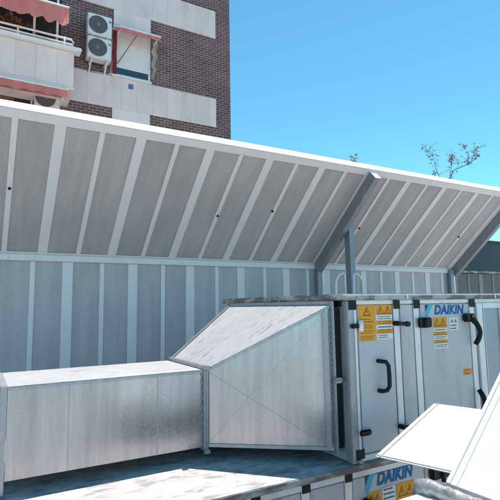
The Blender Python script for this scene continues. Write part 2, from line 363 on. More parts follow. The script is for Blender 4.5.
for xa, xb_ in ((.775 - 1.018 * 5, 1.9), (1.905, 5.9), (5.905, XE + .03)):
    b.hexa([PC(xa, SL + .021, -.016), PC(xb_, SL + .021, -.016), PC(xb_, SL + .021, .150), PC(xa, SL + .021, .150)],
           [PC(xa, SL + .031, -.016), PC(xb_, SL + .031, -.016), PC(xb_, SL + .031, .150), PC(xa, SL + .031, .150)], CAN_W, .003)
b.build('lip_cap', bar_)
b = MB()                                                        # horizontal beam under the fold
b.box((.775 - 1.018 * 5, YB - .05, ZB - .009), (10.11, YB + .1, ZT - .03), WALL_S, .006)
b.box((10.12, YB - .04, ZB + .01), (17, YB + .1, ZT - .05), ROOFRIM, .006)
b.box((-4, YB + .03, ZT - .029), (10.1, YB + .095, ZT + .08), STEEL); b.build('fold_beam', bar_)
def rib(xc):
    b = MB(); hw = .06; d = .2
    def P(xx, s, h): return PC(xx, s, h)
    L = SL - .02
    b.hexa([P(xc - .01, -.04, -d), P(xc + .01, -.04, -d), P(xc + .01, -.04, -.02), P(xc - .01, -.04, -.02)], [P(xc - .01, L, -d), P(xc + .01, L, -d), P(xc + .01, L, -.02), P(xc - .01, L, -.02)], STEEL)
    b.hexa([P(xc - hw, -.04, -d - .012), P(xc + hw, -.04, -d - .012), P(xc + hw, -.04, -d), P(xc - hw, -.04, -d)], [P(xc - hw, L, -d - .012), P(xc + hw, L, -d - .012), P(xc + hw, L, -d), P(xc - hw, L, -d)], STEEL, .002)
    b.hexa([P(xc - hw, -.04, -.032), P(xc + hw, -.04, -.032), P(xc + hw, -.04, -.02), P(xc - hw, -.04, -.02)], [P(xc - hw, L, -.032), P(xc + hw, L, -.032), P(xc + hw, L, -.02), P(xc - hw, L, -.02)], STEEL, .002)
    b.hexa([P(xc - hw, -.04, -d), P(xc - hw + .01, -.04, -d), P(xc - hw + .01, -.04, -.034), P(xc - hw, -.04, -.034)], [P(xc - hw, L, -d), P(xc - hw + .01, L, -d), P(xc - hw + .01, L, -.034), P(xc - hw, L, -.034)], STEEL)
    b.hexa([P(xc - hw - .004, L + .001, -d - .016), P(xc + hw + .004, L + .001, -d - .016), P(xc + hw + .004, L + .001, -.018), P(xc - hw - .004, L + .001, -.018)], [P(xc - hw - .004, L + .012, -d - .016), P(xc + hw + .004, L + .012, -d - .016), P(xc + hw + .004, L + .012, -.018), P(xc - hw - .004, L + .012, -.018)], CAN_W)
    return b.build('rib', bar_)
rib(5.90); rib(10.10)
for xc in (5.95, 9.98):                                          # wall posts carrying the ribs
    b = MB(); b.box((xc - .1, YB - .13, 0), (xc + .02, YB - .055, ZT - .05), STEEL, .005); b.box((xc + .03, YB - .1, 0), (xc + .1, YB - .055, ZT - .05), ALU, .005)
    b.build('wall_post', bar_)
b = MB(); b.box((5.985, 6.72, 0), (6.115, 6.86, Z(1.46)), STEEL, .008); b.box((5.9, 6.63, 0), (6.2, 6.95, .02), STEEL); b.build('prop_post', bar_)
b = MB()
for xx, s in ((.27, 1.15), (3.33, 1.0), (4.3, 1.2), (6.4, 1.0), (9.4, 1.0)):
    p = PC(xx, s, -.012); b.tube([p, p - ndir * .02], .018, BLACK, 10)
b.build('bolt', bar_)
b = MB()                                                         # small brackets under the fold
for xx in (.27, .62, 1.95, 3.0): b.box((xx, YB - .075, ZB + .01), (xx + .05, YB - .05, ZB + .05), ALU, .003)
b.build('bracket', bar_)

# ---------------------------------------------------------------- lettering and labels (front faces look toward -Y)
def text_part(txt, xl, zt, wdt, hgt, y, M, parent):
    cu = bpy.data.curves.new('lettering', 'FONT'); cu.body = txt; cu.size = 1; cu.shear = .22; cu.offset = .038; cu.extrude = .0; cu.resolution_u = 3; cu.space_character = 1.03
    to = bpy.data.objects.new('lettering_curve', cu); COL.objects.link(to); bpy.context.view_layer.update()
    me = bpy.data.meshes.new_from_object(to.evaluated_get(bpy.context.evaluated_depsgraph_get())); bpy.data.objects.remove(to)
    xs_ = [v.co.x for v in me.vertices]; ys_ = [v.co.y for v in me.vertices]; x0, x1, y0, y1 = min(xs_), max(xs_), min(ys_), max(ys_)
    for v in me.vertices: v.co = V((xl + (v.co.x - x0) / (x1 - x0) * wdt, y, zt - hgt + (v.co.y - y0) / (y1 - y0) * hgt))
    me.materials.clear(); me.materials.append(M)
    o = bpy.data.objects.new('lettering', me); COL.objects.link(o); o.parent = parent; o.matrix_parent_inverse = parent_world(parent).inverted()
    return o
def emblem(xl, zt, wd, h, y, parent):
    b = MB(); Q = lambda u, v: (xl + u * wd, y, zt - v * h)
    b.prism([Q(0, 0), Q(.42, 0), Q(0, .58)], (0, .001, 0), BNAVY)
    b.prism([Q(.47, 0), Q(1, 0), Q(.30, 1), Q(0, 1), Q(0, .66)], (0, .001, 0), BCYAN)
    return b.build('emblem', parent, True)
def label_part(xl, zt, wd, h, y, parent, bands, tris=(), label=None):
    """bands: (v0, v1, material, ink, lines)"""
    b = MB(); Q = lambda u, v, d=0.: (xl + u * wd, y - d, zt - v * h)
    b.prism([Q(0, 0), Q(1, 0), Q(1, 1), Q(0, 1)], (0, .0008, 0), LWHITE)
    rng = random.Random(int(xl * 1000))
    for v0, v1, M, ink, n in bands:
        if M: b.face([Q(0, v0, .0008), Q(1, v0, .0008), Q(1, v1, .0008), Q(0, v1, .0008)], M)
        for i in range(n):
            c = v0 + (i + .5) * (v1 - v0) / n; t = (v1 - v0) / n * .15; u = .10
            e = .9 - .25 * rng.random()
            while u < e:
                ww = .06 + .12 * rng.random()
                b.face([Q(u, c - t, .0016), Q(min(u + ww, .93), c - t, .0016), Q(min(u + ww, .93), c + t, .0016), Q(u, c + t, .0016)], ink); u += ww + .03
    for uc, vc, s in tris:
        k = s * wd; cx, cz = xl + uc * wd, zt - vc * h
        T = lambda r, d: [(cx, y - d, cz + r * k), (cx + .9 * r * k, y - d, cz - .62 * r * k), (cx - .9 * r * k, y - d, cz - .62 * r * k)]
        b.face(T(1., .0016), RINK); b.face(T(.70, .0022), ORANGE)
        b.face([(cx - .10 * k, y - .0028, cz + .32 * k), (cx + .14 * k, y - .0028, cz + .32 * k), (cx + .0 * k, y - .0028, cz - .0 * k), (cx + .12 * k, y - .0028, cz - .0 * k), (cx - .06 * k, y - .0028, cz - .38 * k), (cx - .0 * k, y - .0028, cz - .08 * k), (cx - .14 * k, y - .0028, cz - .08 * k)], INK)
    o = b.build('warning_label', parent, True)
    if label: o['label'] = label
    return o

# ---------------------------------------------------------------- lower air handling unit
LX0, LX1, LY0, LY1, LZ1 = -1.3, 8.5, 2.86, 5.05, Z(-1.2)
low = thing('air_handling_unit', 'long low air handling unit whose dusty roof carries the ducts', 'air handler', (3.5, 3.9, 0), 'stacked air handling units')
b = MB(); b.box((LX0, LY0 + .02, .12), (LX1, LY1, LZ1 - .05), PAINT); b.build('casing', low)
b = MB(); b.box((LX0 - .04, LY0 - .03, LZ1 - .048), (LX1 + .04, LY1 + .04, LZ1), ROOFTOP, .006); b.build('roof', low)
b = MB(); b.box((LX0 - .044, LY0 - .036, LZ1 - .046), (LX1, LY0 - .031, LZ1 - .003), ROOFRIM); b.build('roof_edge', low)
b = MB(); b.box((LX0 + .02, LY0 + .04, 0), (LX1 - .02, LY0 + .14, .118), G_FRAME, .004); b.box((LX0 + .02, LY1 - .14, 0), (LX1 - .02, LY1 - .04, .118), G_FRAME, .004); b.build('base_frame', low)
b = MB()
b.box((LX0, LY0 - .006, LZ1 - .10), (LX1, LY0 + .018, LZ1 - .052), ALU, .004)
b.box((LX0, LY0 - .006, .12), (LX1, LY0 + .018, .18), ALU, .004)
MUL = [-1.27, -.3, .66, 1.64, 2.05, 2.44, 3.30, 4.05, 5.1, 6.2, 7.3, 8.44]
for x in MUL: b.box((x - .035, LY0 - .004, .182), (x + .035, LY0 + .018, LZ1 - .102), ALU, .004)
b.build('frame', low)
b = MB()
for x in MUL:
    b.box((x - .036, LY0 - .010, LZ1 - .115), (x + .036, LY0 - .0065, LZ1 - .055), BLACK, .001)
b.build('corner_block', low)
for x0, x1 in zip(MUL, MUL[1:]):
    b = MB(); b.box((x0 + .042, LY0 + .002, .19), (x1 - .042, LY0 + .019, LZ1 - .108), PAINT, .004); b.build('access_panel', low)
yl = LY0 - .001
text_part('DAIKIN', 2.725, Z(-1.30), .40, .098, yl, BBLUE, low)
emblem(2.605, Z(-1.295), .105, .135, yl, low)
label_part(2.62, Z(-1.435), .14, .16, yl, low, [(0, 1, ORANGE, RINK, 0), (.55, .95, None, RINK, 2)], [(.27, .32, .24), (.73, .32, .24)])
label_part(2.775, Z(-1.425), .14, .26, yl, low, [(0, 1, None, INK, 8)])
label_part(2.93, Z(-1.425), .20, .22, yl, low, [(0, .62, ORANGE, RINK, 0), (.66, .98, ORANGE, RINK, 2)], [(.28, .32, .25), (.72, .32, .25)])
label_part(1.70, Z(-1.315), .15, .3, yl, low, [(0, .5, ORANGE, RINK, 0), (.5, .98, None, INK, 5)], [(.28, .25, .25), (.72, .25, .25)])
def knob(x, z, y, parent):
    b = MB(); b.tube([(x, y, z), (x, y - .05, z)], [.042, .036], BLACK, 14); b.bar((x, y - .055, z + .01), (x + .13, y - .05, z - .02), (0, .025, 0), (0, 0, .045), BLACK, .008)
    return b.build('latch', parent)
b = MB(); b.box((3.30, yl - .05, Z(-1.46)), (3.55, yl - .001, Z(-1.35)), BLACK, .012); b.tube([(3.42, yl - .055, Z(-1.48)), (3.42, yl - .055, Z(-1.33))], .02, BLACK, 10); b.build('hinge', low)  # black block added to fill a dark patch on this panel
knob(2.60, Z(-1.50), yl, low)

# ---------------------------------------------------------------- upper air handling unit
AX0, AX1, AY0, AY1 = 2.476, 8.4, 2.846, 4.87
AZ0, AZ1 = Z(-1.196), Z(.028)
up = thing('air_handling_unit', 'tall pale air handling unit with two black handled doors, standing on the lower one', 'air handler', (5, 3.9, AZ0), 'stacked air handling units')
b = MB(); b.box((AX0 + .02, AY0 + .02, AZ0 + .002), (AX1, AY1, AZ1 - .002), PAINT); b.build('casing', up)
b = MB(); b.box((AX0 - .07, AY0 - .035, AZ1), (AX1 + .05, AY1 + .05, AZ1 + .05), ROOFRIM, .007); b.build('roof', up)
b = MB(); rngr = random.Random(3)
b.box((AX0 - .06, AY0 - .037, AZ1 + .036), (AX1, AY0 - .0352, AZ1 + .046), CAN_S)  # pale strip paints the sunlit top line of the rim
for x in (3.1, 4.3, 5.4): b.box((x, AY0 - .041, AZ1 + .002), (x + .02, AY0 - .0372, AZ1 + .048), ALU, .001)
b.build('roof_seam_and_highlight', up)
b = MB()
b.box((AX0 + .075, AY0 - .002, AZ1 - .035), (AX1, AY0 + .018, AZ1 - .001), ALU, .004)
b.box((AX0 + .075, AY0 - .002, AZ0 + .003), (AX1, AY0 + .018, AZ0 + .05), ALU, .004)
for xa, xb_ in ((2.976, 3.045), (3.215, 3.287), (3.955, 4.03)): b.box((xa, AY0 - .002, AZ0 + .052), (xb_, AY0 + .018, AZ1 - .037), ALU, .004)
# left end frame; top rail coloured black as shade under the roof overhang
b.box((AX0, AY0 + .062, AZ1 - .05), (AX0 + .02, AY1, AZ1 - .001), RUBBER); b.box((AX0, AY1 - .06, AZ0 + .003), (AX0 + .02, AY1, AZ1 - .052), ALU_D)
b.build('frame', up)
b = MB()                                                          # foil-taped corner post
b.box((AX0 - .004, AY0 - .008, AZ0 + .0), (AX0 + .072, AY0 + .06, AZ1 - .002), G_FRAME, .008)
b.box((AX0 + .062, AY0 - .012, AZ0 + .05), (AX0 + .09, AY0 - .0085, AZ1 - .06), CAN_S, .003)
b.build('corner_post', up)
b = MB(); b.tube([(AX0 + .045, AY0 - .022, AZ0 + .012), (AX0 + .06, AY0 - .026, AZ0 + .02), (AX0 + .085, AY0 - .022, AZ0 + .012)], [.012, .017, .010], FOIL, 8); b.build('foil_wrap', up)
b = MB()
for xa, xb_ in ((AX0 + .015, AX0 + .092), (2.975, 3.046), (3.214, 3.288), (3.954, 4.031)): b.box((xa, AY0 - .0135, AZ1 - .075), (xb_, AY0 - .0095, AZ1 - .002), BLACK, .001)
b.box((AX0 + .035, AY0 - .0135, AZ0 + .03), (AX0 + .115, AY0 - .0095, AZ0 + .10), BLACK, .001)
b.build('corner_block', up)
def door(x0, x1, z0, z1, name='door'):
    b = MB(); b.box((x0, AY0 - .002, z0), (x1, AY0 + .019, z1), PAINT, .005)
    for a, c in (((x0 - .006, AY0 + .004, z0 - .006), (x0 - .0005, AY0 + .0195, z1 + .006)), ((x1 + .0005, AY0 + .004, z0 - .006), (x1 + .006, AY0 + .0195, z1 + .006))): b.box(a, c, RUBBER)
    return b.build(name, up)
dz0, dz1 = AZ0 + .058, AZ1 - .042
d1 = door(2.583, 2.967, dz0, dz1); pn = door(3.053, 3.207, dz0, dz1, 'filler_panel'); d2 = door(3.295, 3.947, dz0, dz1)
yd = AY0 - .0035
def dhandle(x, zt, zb, parent, off=.035):
    b = MB(); b.tube([(x - off, yd, zt), (x - off, yd - .035, zt), (x, yd - .05, zt - .005), (x + .02, yd - .055, zt - .035), (x + .025, yd - .055, (zt + zb) / 2), (x + .022, yd - .055, zb + .035), (x, yd - .05, zb + .005), (x - off, yd - .035, zb), (x - off, yd, zb)], .0165, BLACK, 10)
    return b.build('handle', parent)
dhandle(2.815, Z(-.455), Z(-.685), d1, .04)
def chandle(x, zt, zb, parent):
    b = MB(); n = 9; pts = []
    for i in range(n):
        t = i / (n - 1); pts.append((x + .055 * math.sin(t * 2.2) - .02, yd - .03 - .05 * math.sin(t * math.pi), zt + (zb - zt) * t))
    b.tube(pts, [.032, .028, .024, .022, .022, .022, .022, .023, .020], BLACK, 10)
    b.box((x - .105, yd - .05, zt - .045), (x + .03, yd - .001, zt + .03), BLACK, .012)
    return b.build('handle', parent)
chandle(3.945, Z(-.135), Z(-.385), d2); chandle(3.945, Z(-1.04), Z(-.79), d2)
def hinge(x, z, wd, h, parent):
    b = MB(); b.box((x, yd - .03, z - h / 2), (x + wd, yd - .0105, z + h / 2), BLACK, .008); b.tube([(x + wd * .45, yd - .035, z - h * .5), (x + wd * .45, yd - .035, z + h * .5)], .018, BLACK, 10)
    return b.build('hinge', parent)
hinge(3.243, Z(-.170), .165, .085, d2); hinge(3.27, Z(-1.0), .17, .095, d2)
def latch(x, z, parent, wd=.115):
    b = MB(); b.tube([(x, yd - .0, z), (x, yd - .04, z)], .02, BLACK, 10); b.bar((x - .02, yd - .045, z), (x + wd, yd - .045, z - .008), (0, .02, 0), (0, 0, .032), BLACK, .007); b.tube([(x + wd - .015, yd - .06, z - .008), (x + wd - .015, yd - .03, z - .008)], .022, BLACK, 10)
    return b.build('latch', parent)
latch(2.985, Z(-.165), d1); latch(2.985, Z(-.985), d1); 
b = MB(); b.box((2.50, yd - .03, Z(-.19)), (2.575, yd - .0095, Z(-.155)), BLACK, .006); b.tube([(2.595, yd - .022, Z(-.215)), (2.595, yd - .022, Z(-.13))], .02, CAN_W, 10); b.build('hinge', d1)
b = MB(); b.box((2.54, yd - .03, Z(-1.0)), (2.66, yd - .0095, Z(-.955)), BLACK, .012); b.build('hinge', d1)
# labels
label_part(2.592, Z(-.012), .178, .285, yd, d1, [(0, 1, ORANGE, RINK, 0), (.36, .50, None, RINK, 2), (.54, .66, None, RINK, 2), (.69, .80, None, RINK, 2), (.84, .95, None, RINK, 2)], [(.5, .20, .26)], 'orange warning label with one large triangle')
label_part(2.782, Z(-.012), .178, .275, yd, d1, [(0, .30, ORANGE, RINK, 0), (.32, .44, None, INK, 2), (.46, .58, ORANGE, RINK, 2), (.60, .70, None, INK, 1), (.71, .84, ORANGE, RINK, 2), (.86, .98, None, INK, 2)], [(.28, .17, .24), (.72, .17, .24)], 'white and orange label with two triangles')
text_part('DAIKIN', 3.475, Z(-.022), .405, .085, yd - .0005, BBLUE, d2)
emblem(3.36, Z(-.020), .098, .10, yd - .0005, d2)
label_part(3.45, Z(-.132), .178, .27, yd, d2, [(0, .34, ORANGE, RINK, 0), (.36, .44, None, INK, 1), (.46, .58, ORANGE, RINK, 2), (.60, .70, None, INK, 2), (.72, .83, ORANGE, RINK, 2), (.86, .97, None, INK, 2)], [(.27, .18, .25), (.73, .18, .25)])
label_part(3.665, Z(-.135), .125, .115, yd, d2, [(.5, .98, None, INK, 2)], [(.3, .3, .16), (.68, .3, .16)], 'small white label')
label_part(3.815, Z(-.60), .12, .055, yd, d2, [(0, 1, ORANGE, RINK, 2)], (), 'tiny orange sticker')
# next section, with a thick border and a recessed panel
b = MB()
for a, c in (((4.05, AZ0 + .003), (4.14, AZ1 - .037)), ((5.3, AZ0 + .003), (5.39, AZ1 - .037))): b.box((a[0], AY0 - .012, a[1]), (c[0], AY0 + .018, c[1]), ALU, .006)
b.box((4.141, AY0 - .012, AZ1 - .09), (5.299, AY0 + .018, AZ1 - .037), ALU, .006); b.box((4.141, AY0 - .012, AZ0 + .003), (5.299, AY0 + .018, AZ0 + .09), ALU, .006)
b.box((4.141, AY0 + .0185, AZ0 + .09), (5.299, AY0 + .0195, AZ1 - .09), ALU_D)
for x in (4.17, 4.42, 4.45): b.box((x, AY0 + .002, AZ0 + .092), (x + .012, AY0 + .0183, AZ1 - .092), ALU, .003)
b.build('fan_section', up)

# ---------------------------------------------------------------- left straight duct
DX0, DX1, DY0, DY1, DZ0, DZ1 = .185, 1.575, 3.563, 4.351, Z(-1.10), Z(-.51)
du = thing('rectangular_duct', 'dull straight galvanised duct with a scuffed sunlit top, at the left', 'air duct', (.9, 3.95, LZ1), 'galvanised ducts')
b = MB()
b.face([(DX0, DY0, DZ0), (DX1, DY0, DZ0), (DX1, DY0, DZ1), (DX0, DY0, DZ1)], G_SIDE); b.face([(DX0, DY1, DZ0), (DX1, DY1, DZ0), (DX1, DY1, DZ1), (DX0, DY1, DZ1)], G_SIDE)
b.face([(DX0, DY0, DZ0), (DX1, DY0, DZ0), (DX1, DY1, DZ0), (DX0, DY1, DZ0)], G_SIDE); b.face([(DX0, DY0, DZ0), (DX0, DY1, DZ0), (DX0, DY1, DZ1), (DX0, DY0, DZ1)], G_SIDE)
b.build('duct_body', du)
b = MB(); b.box((DX0 - .004, DY0 - .006, DZ1 + .001), (DX1, DY1 + .006, DZ1 + .006), G_TOP, .002); b.box((DX0, DY0 - .007, DZ1 - .022), (DX1, DY0 - .001, DZ1 + .0005), G_FRAME, .002); b.build('top_sheet', du)
b = MB(); b.box((.565, DY0 - .004, DZ0 + .002), (.572, DY0 - .0008, DZ1 - .024), G_FRAME); b.box((1.20, DY0 - .003, DZ0 + .002), (1.205, DY0 - .0008, DZ1 - .024), G_FRAME); b.build('lock_seam', du)
def flange(x0, x1, ya, yb_, za, zb, t, M, parent, ztop_y=None):
    b = MB(); k = t
    b.box((x0, ya - k, za - k), (x1, ya - .001, zb + k), M, .004); b.box((x0, yb_ + .001, za - k), (x1, yb_ + k, zb + k), M, .004)
    b.box((x0, ya, zb + .001), (x1, yb_, zb + k), M, .004); b.box((x0, ya, za - k), (x1, yb_, za - .001), M, .004)
    return b.build('flange', parent)
flange(DX1, DX1 + .018, DY0, DY1, DZ0, DZ1 + .006, .028, G_FRAME, du)
flange(DX0 - .045, DX0 - .004, DY0, DY1, DZ0 - .06, DZ1 - .012, .02, G_FRAME, du)
b = MB()
for k in range(9):
    z = DZ0 + .05 + k * .062; b.box((DX1 - .014, DY0 - .012, z), (DX1 - .001, DY0 - .001, z + .03), STEEL, .002)
b.box((DX1 - .016, DY0 - .0008, DZ0 + .04), (DX1 - .001, DY0 + .002, DZ1 - .03), STEEL); b.build('corner_cleat', du)
for xx in (.4, 1.35):
    b = MB(); b.box((xx, DY0 + .42, LZ1 + .001), (xx + .06, DY1 - .05, DZ0 - .001), G_FRAME, .004); b.build('support_bar', du)

# ---------------------------------------------------------------- left transition piece
TX0, TX1 = 1.60, 2.385
TY0, TY1 = 2.941, 4.643
TZ0, TZ1 = Z(-1.10), Z(-.012)
tr = thing('transition_duct', 'flaring galvanised duct piece with cross creased side, bolted to the tall unit', 'air duct', (2, 3.8, LZ1), 'galvanised ducts')
A = [V((TX0, DY0, DZ0)), V((TX0, DY1, DZ0)), V((TX0, DY1, DZ1)), V((TX0, DY0, DZ1))]
B = [V((TX1, TY0, TZ0)), V((TX1, TY1, TZ0)), V((TX1, TY1, TZ1)), V((TX1, TY0, TZ1))]
def creased(b, q, M, lift):
    c = sum(q, V()) / 4; n = (q[1] - q[0]).cross(q[3] - q[0]).normalized(); c2 = c + n * lift
    for i in range(4): b.face([q[i], q[(i + 1) % 4], c2], M)
b = MB(); b.raw = 1
from mathutils import geometry
XC = geometry.intersect_line_line(A[0], B[3], A[3], B[0]); XC = (XC[0] + XC[1]) / 2
nA = (B[0] - A[0]).cross(A[3] - A[0]).normalized(); nA = nA if nA.y < 0 else -nA
q4 = [A[0], B[0], B[3], A[3]]; X2 = XC + nA * .004
for i in range(4): b.face([q4[i], q4[(i + 1) % 4], X2], G_SIDE)
creased(b, [B[1], A[1], A[2], B[2]], G_SIDE, .014); b.face([A[0], A[1], B[1], B[0]], G_SIDE)
b.build('duct_body', tr)
b = MB(); up_ = V((0, 0, .005))
b.hexa([A[3], B[3], B[2], A[2]], [p + up_ for p in (A[3], B[3], B[2], A[2])], G_TOP); b.build('top_sheet', tr)
b = MB()                                                          # folded edges of the side sheet, and a dark bar behind the top sheet
n = (B[0] - A[0]).cross(A[3] - A[0]).normalized(); 
if n.y > 0: n = -n
for p, q in ((A[3] + V((0, 0, -.012)), B[3] + V((0, 0, -.012))), (A[0] + V((0, 0, .012)), B[0] + V((0, 0, .012)))): b.bar(p + n * .006, q + n * .006, (0, 0, .026), n * .008, G_FRAME, .002)
b.bar(A[2] + V((0, .032, .0)), B[2] + V((0, .032, .0)), (0, .05, 0), (0, 0, .03), STEEL, .004)
b.bar(B[0] + V((-.05, -.0, .02)) + n * .045, B[3] + V((-.05, 0, -.05)) + n * .045, (.05, 0, 0), (0, .006, 0), G_FRAME, .002)
b.build('edge_bar', tr)
b = MB(); cc = X2 + n * .001
for p in (A[0], B[0], B[3], A[3]): b.bar(p.lerp(cc, .06) + n * .0015, cc, (cc - p).cross(n).normalized() * .0035, n * .003, G_FRAME)
b.build('cross_crease', tr)
flange(TX0 - .006, TX0 + .014, DY0, DY1, DZ0, DZ1 + .006, .030, G_FRAME, tr)
flange(TX1, TX1 + .022, TY0, TY1, TZ0, TZ1 + .006, .032, G_FRAME, tr)
b = MB()
for k in range(24):
    z = TZ0 + .06 + k * .042; b.box((TX1 - .016, TY0 - .016, z), (TX1 - .001, TY0 - .002, z + .02), STEEL, .002)
b.box((TX1 - .018, TY0 - .006, TZ0 + .05), (TX1 - .002, TY0 - .0005, TZ1 - .02), STEEL); b.build('corner_cleat', tr)
b = MB(); b.box((TX1 - .01, TY0 - .06, Z(-.60)), (TX1 + .055, TY0 - .034, Z(-.56)), G_FRAME, .005); b.tube([(TX1 - .02, TY0 - .055, Z(-.58)), (TX1 + .07, TY0 - .055, Z(-.58))], .011, STEEL, 8); b.build('clamp', tr)
b = MB(); b.box((TX1 + .0235, TY0 - .012, TZ0 + .01), (AX0 - .001, TY1, TZ1 - .02), RUBBER); b.build('flexible_collar', tr)
b = MB(); b.box((1.95, 3.9, LZ1 + .001), (2.02, 4.4, TZ0 - .001), G_FRAME, .004); b.build('support_bar', tr)
b = MB()                                                         # corner lugs at the joint with the straight duct
for z in (DZ0 - .045, DZ1 + .01): b.box((TX0 - .03, DY0 - .05, z), (TX0 + .02, DY0 - .031, z + .03), G_FRAME, .004)
b.build('corner_lug', tr)

# ---------------------------------------------------------------- right front duct and transition
RY0, RY1 = .95, 1.87
rz = Z(-1.0)
rt = thing('transition_duct', 'steep bright transition duct with a thin flat side plate, at right foreground', 'air duct', (2.8, 1.4, 0), 'galvanised ducts')
RX0, RX1 = 2.304, 3.35
sl_ = .976; zr = rz + (RX1 - RX0) * sl_
b = MB(); b.raw = 0
lo, hi = Z(-1.62), Z(-1.62)
a0, a1, a2, a3 = V((RX0, RY0, lo)), V((RX0, RY1, lo)), V((RX0, RY1, rz)), V((RX0, RY0, rz))
c0, c1, c2, c3 = V((RX1, RY0, lo)), V((RX1, RY1, lo)), V((RX1, RY1, zr)), V((RX1, RY0, zr))
b.face([a0, c0, c3, a3], G_SIDE); b.face([a1, c1, c2, a2], G_SIDE); b.face([a0, a1, c1, c0], G_SIDE)
b.build('duct_body', rt)
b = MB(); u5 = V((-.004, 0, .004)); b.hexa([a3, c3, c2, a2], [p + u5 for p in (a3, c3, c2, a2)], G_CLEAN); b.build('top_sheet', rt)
b = MB(); sd = (c2 - a2).normalized(); nn = V((-sd.z, 0, sd.x))
b.bar(a2 + nn * .009 + V((0, -.012, 0)), c2 + nn * .009 + V((0, -.012, 0)), (0, .026, 0), nn * .006, G_CLEAN, .002)
b.bar(a2 + nn * .008 + V((0, -.062, 0)), c2 + nn * .008 + V((0, -.062, 0)), (0, .010, 0), nn * .002, G_CLEAN)
b.build('standing_seam', rt)
b = MB()                                                         # foil-wrapped flange round the left end
flx = 2.268; pts = []
rw = random.Random(4); pth = [(flx, RY1 + .15, Z(-1.30)), (flx - .006, RY1 + .155, Z(-1.12)), (flx - .004, RY1 + .135, Z(-1.055))]; rr_ = [.036, .046, .055]
for k in range(40):
    t = k / 39; pth.append((flx + rw.uniform(-.004, .004), RY1 + .10 - t * (RY1 + .10 - RY0), Z(-1.045) + rw.uniform(-.003, .003))); rr_.append((.040 if k > 1 else .05) + rw.uniform(-.003, .003))
b.tube(pth, rr_, FOIL, 14); b.build('wrapped_flange', rt)
b = MB(); b.box((flx - .012, RY0 - .05, Z(-1.66)), (flx + .012, RY1 + .13, Z(-1.06)), G_FRAME, .004); b.build('flange', rt)
b = MB(); b.box((flx + .013, RY0, lo), (RX0 - .001, RY1, rz - .006), G_SIDE, .004); b.build('neck', rt)
# thin rotated plate with a folded rim
pA, pB, pD = V((2.251, 2.369, Z(-.98))), V((3.168, 2.648, Z(-.80))), V((2.396, 1.913, Z(-.98)))
eu, ev = pB - pA, pD - pA
pC = pB + ev * ((pB.y - RY1 - .004) / -ev.y); pD2 = pA + ev * ((pA.y - RY1 - .004) / -ev.y)
nz = eu.cross(ev).normalized(); nz = nz if nz.z > 0 else -nz
G_PLATE = galv('plate_sheet', (.45, .44, .43), .08, .5, spangle=.03, streak=.03, scuff=.10, wave=.08)
b = MB(); b.prism([pA, pB, pC, pD2], nz * .006, G_PLATE, .0015)
wq = ev.normalized()
b.bar(pA + wq * .035 + nz * .0085, pB + wq * .035 + nz * .0085, wq * .008, nz * .007, G_FRAME, .001)
b.bar(pA + eu * .018 + nz * .0085, pD2 + eu * .018 + nz * .0085, eu.normalized() * .006, nz * .005, G_FRAME, .001)
b.build('side_plate', rt)
b = MB(); k1, k2 = eu * .45, ev * .85
q = [pA + k1 + k2, pB - eu * .1 + k2, pC - eu * .1, pD2 + k1]
b.prism([p - nz * .001 for p in q], V((0, 0, -.5)), G_SIDE); b.build('branch_box', rt)
b = MB()
for x, y in ((2.5, 1.0), (2.5, 1.8), (3.25, 1.0), (3.25, 1.8)): b.box((x - .03, y - .03, 0), (x + .03, y + .03, lo - .001), G_FRAME, .004)
b.build('stand', rt)
rd = thing('rectangular_duct', 'bright straight duct end peeping in at the bottom edge, below the wrapped flange', 'air duct', (1.7, 1.4, 0), 'galvanised ducts')
b = MB(); b.box((1.35, RY0, lo), (flx - .02, 1.995, Z(-1.086)), G_SIDE, .004); b.build('duct_body', rd)
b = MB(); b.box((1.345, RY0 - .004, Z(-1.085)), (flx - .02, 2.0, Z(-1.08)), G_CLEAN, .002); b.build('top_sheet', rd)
b = MB()
for x, y in ((1.45, 1.0), (1.45, 1.9), (2.1, 1.0), (2.1, 1.9)): b.box((x - .03, y - .03, 0), (x + .03, y + .03, lo - .001), G_FRAME, .004)
b.build('stand', rd)

# ---------------------------------------------------------------- cable loops behind the tall unit
def loop(pts, label):
    b = MB(); b.tube(pts, .021, ALU, 10); return tag(b.build('conduit_hook'), label, 'conduit', 'conduit hooks behind the unit')
def arc(x0, z0, x1, z1, y, r, flip):
    P = [(x0, y, 0)]; P += [(x0, y, z0)]
    for i in range(1, 8):
        t = math.pi / 2 * i / 8; P.append((x0 + (x1 - x0) * (1 - math.cos(t)), y, z0 + (z1 - z0) * math.sin(t)))
    P.append((x1, y, z1)); P.append((x1 + (x1 - x0) * .2, y, z1 - .02)); P.append((x1 + (x1 - x0) * .35, y + .02, 0.3)); return P
loop(arc(5.02, Z(.3), 5.18, Z(.50), 6.0, .1, 0), 'pale bent conduit hook left of the prop post')
loop(arc(5.60, Z(.3), 5.44, Z(.50), 6.0, .1, 0), 'pale bent conduit hook right of the prop post')

# ---------------------------------------------------------------- dark shed beyond the barrier
sh = thing('rooftop_shed', 'dark flat topped shed behind the far end of the barrier', 'shed', (17, 11, 0))
b = MB(); b.box((11.2, 10, 0), (24, 13, Z(2.02)), SHED); b.build('wall', sh)
b = MB(); b.box((11.1, 9.93, Z(2.02)), (24.1, 13.1, Z(2.09)), SHED, .01); b.build('roof', sh)

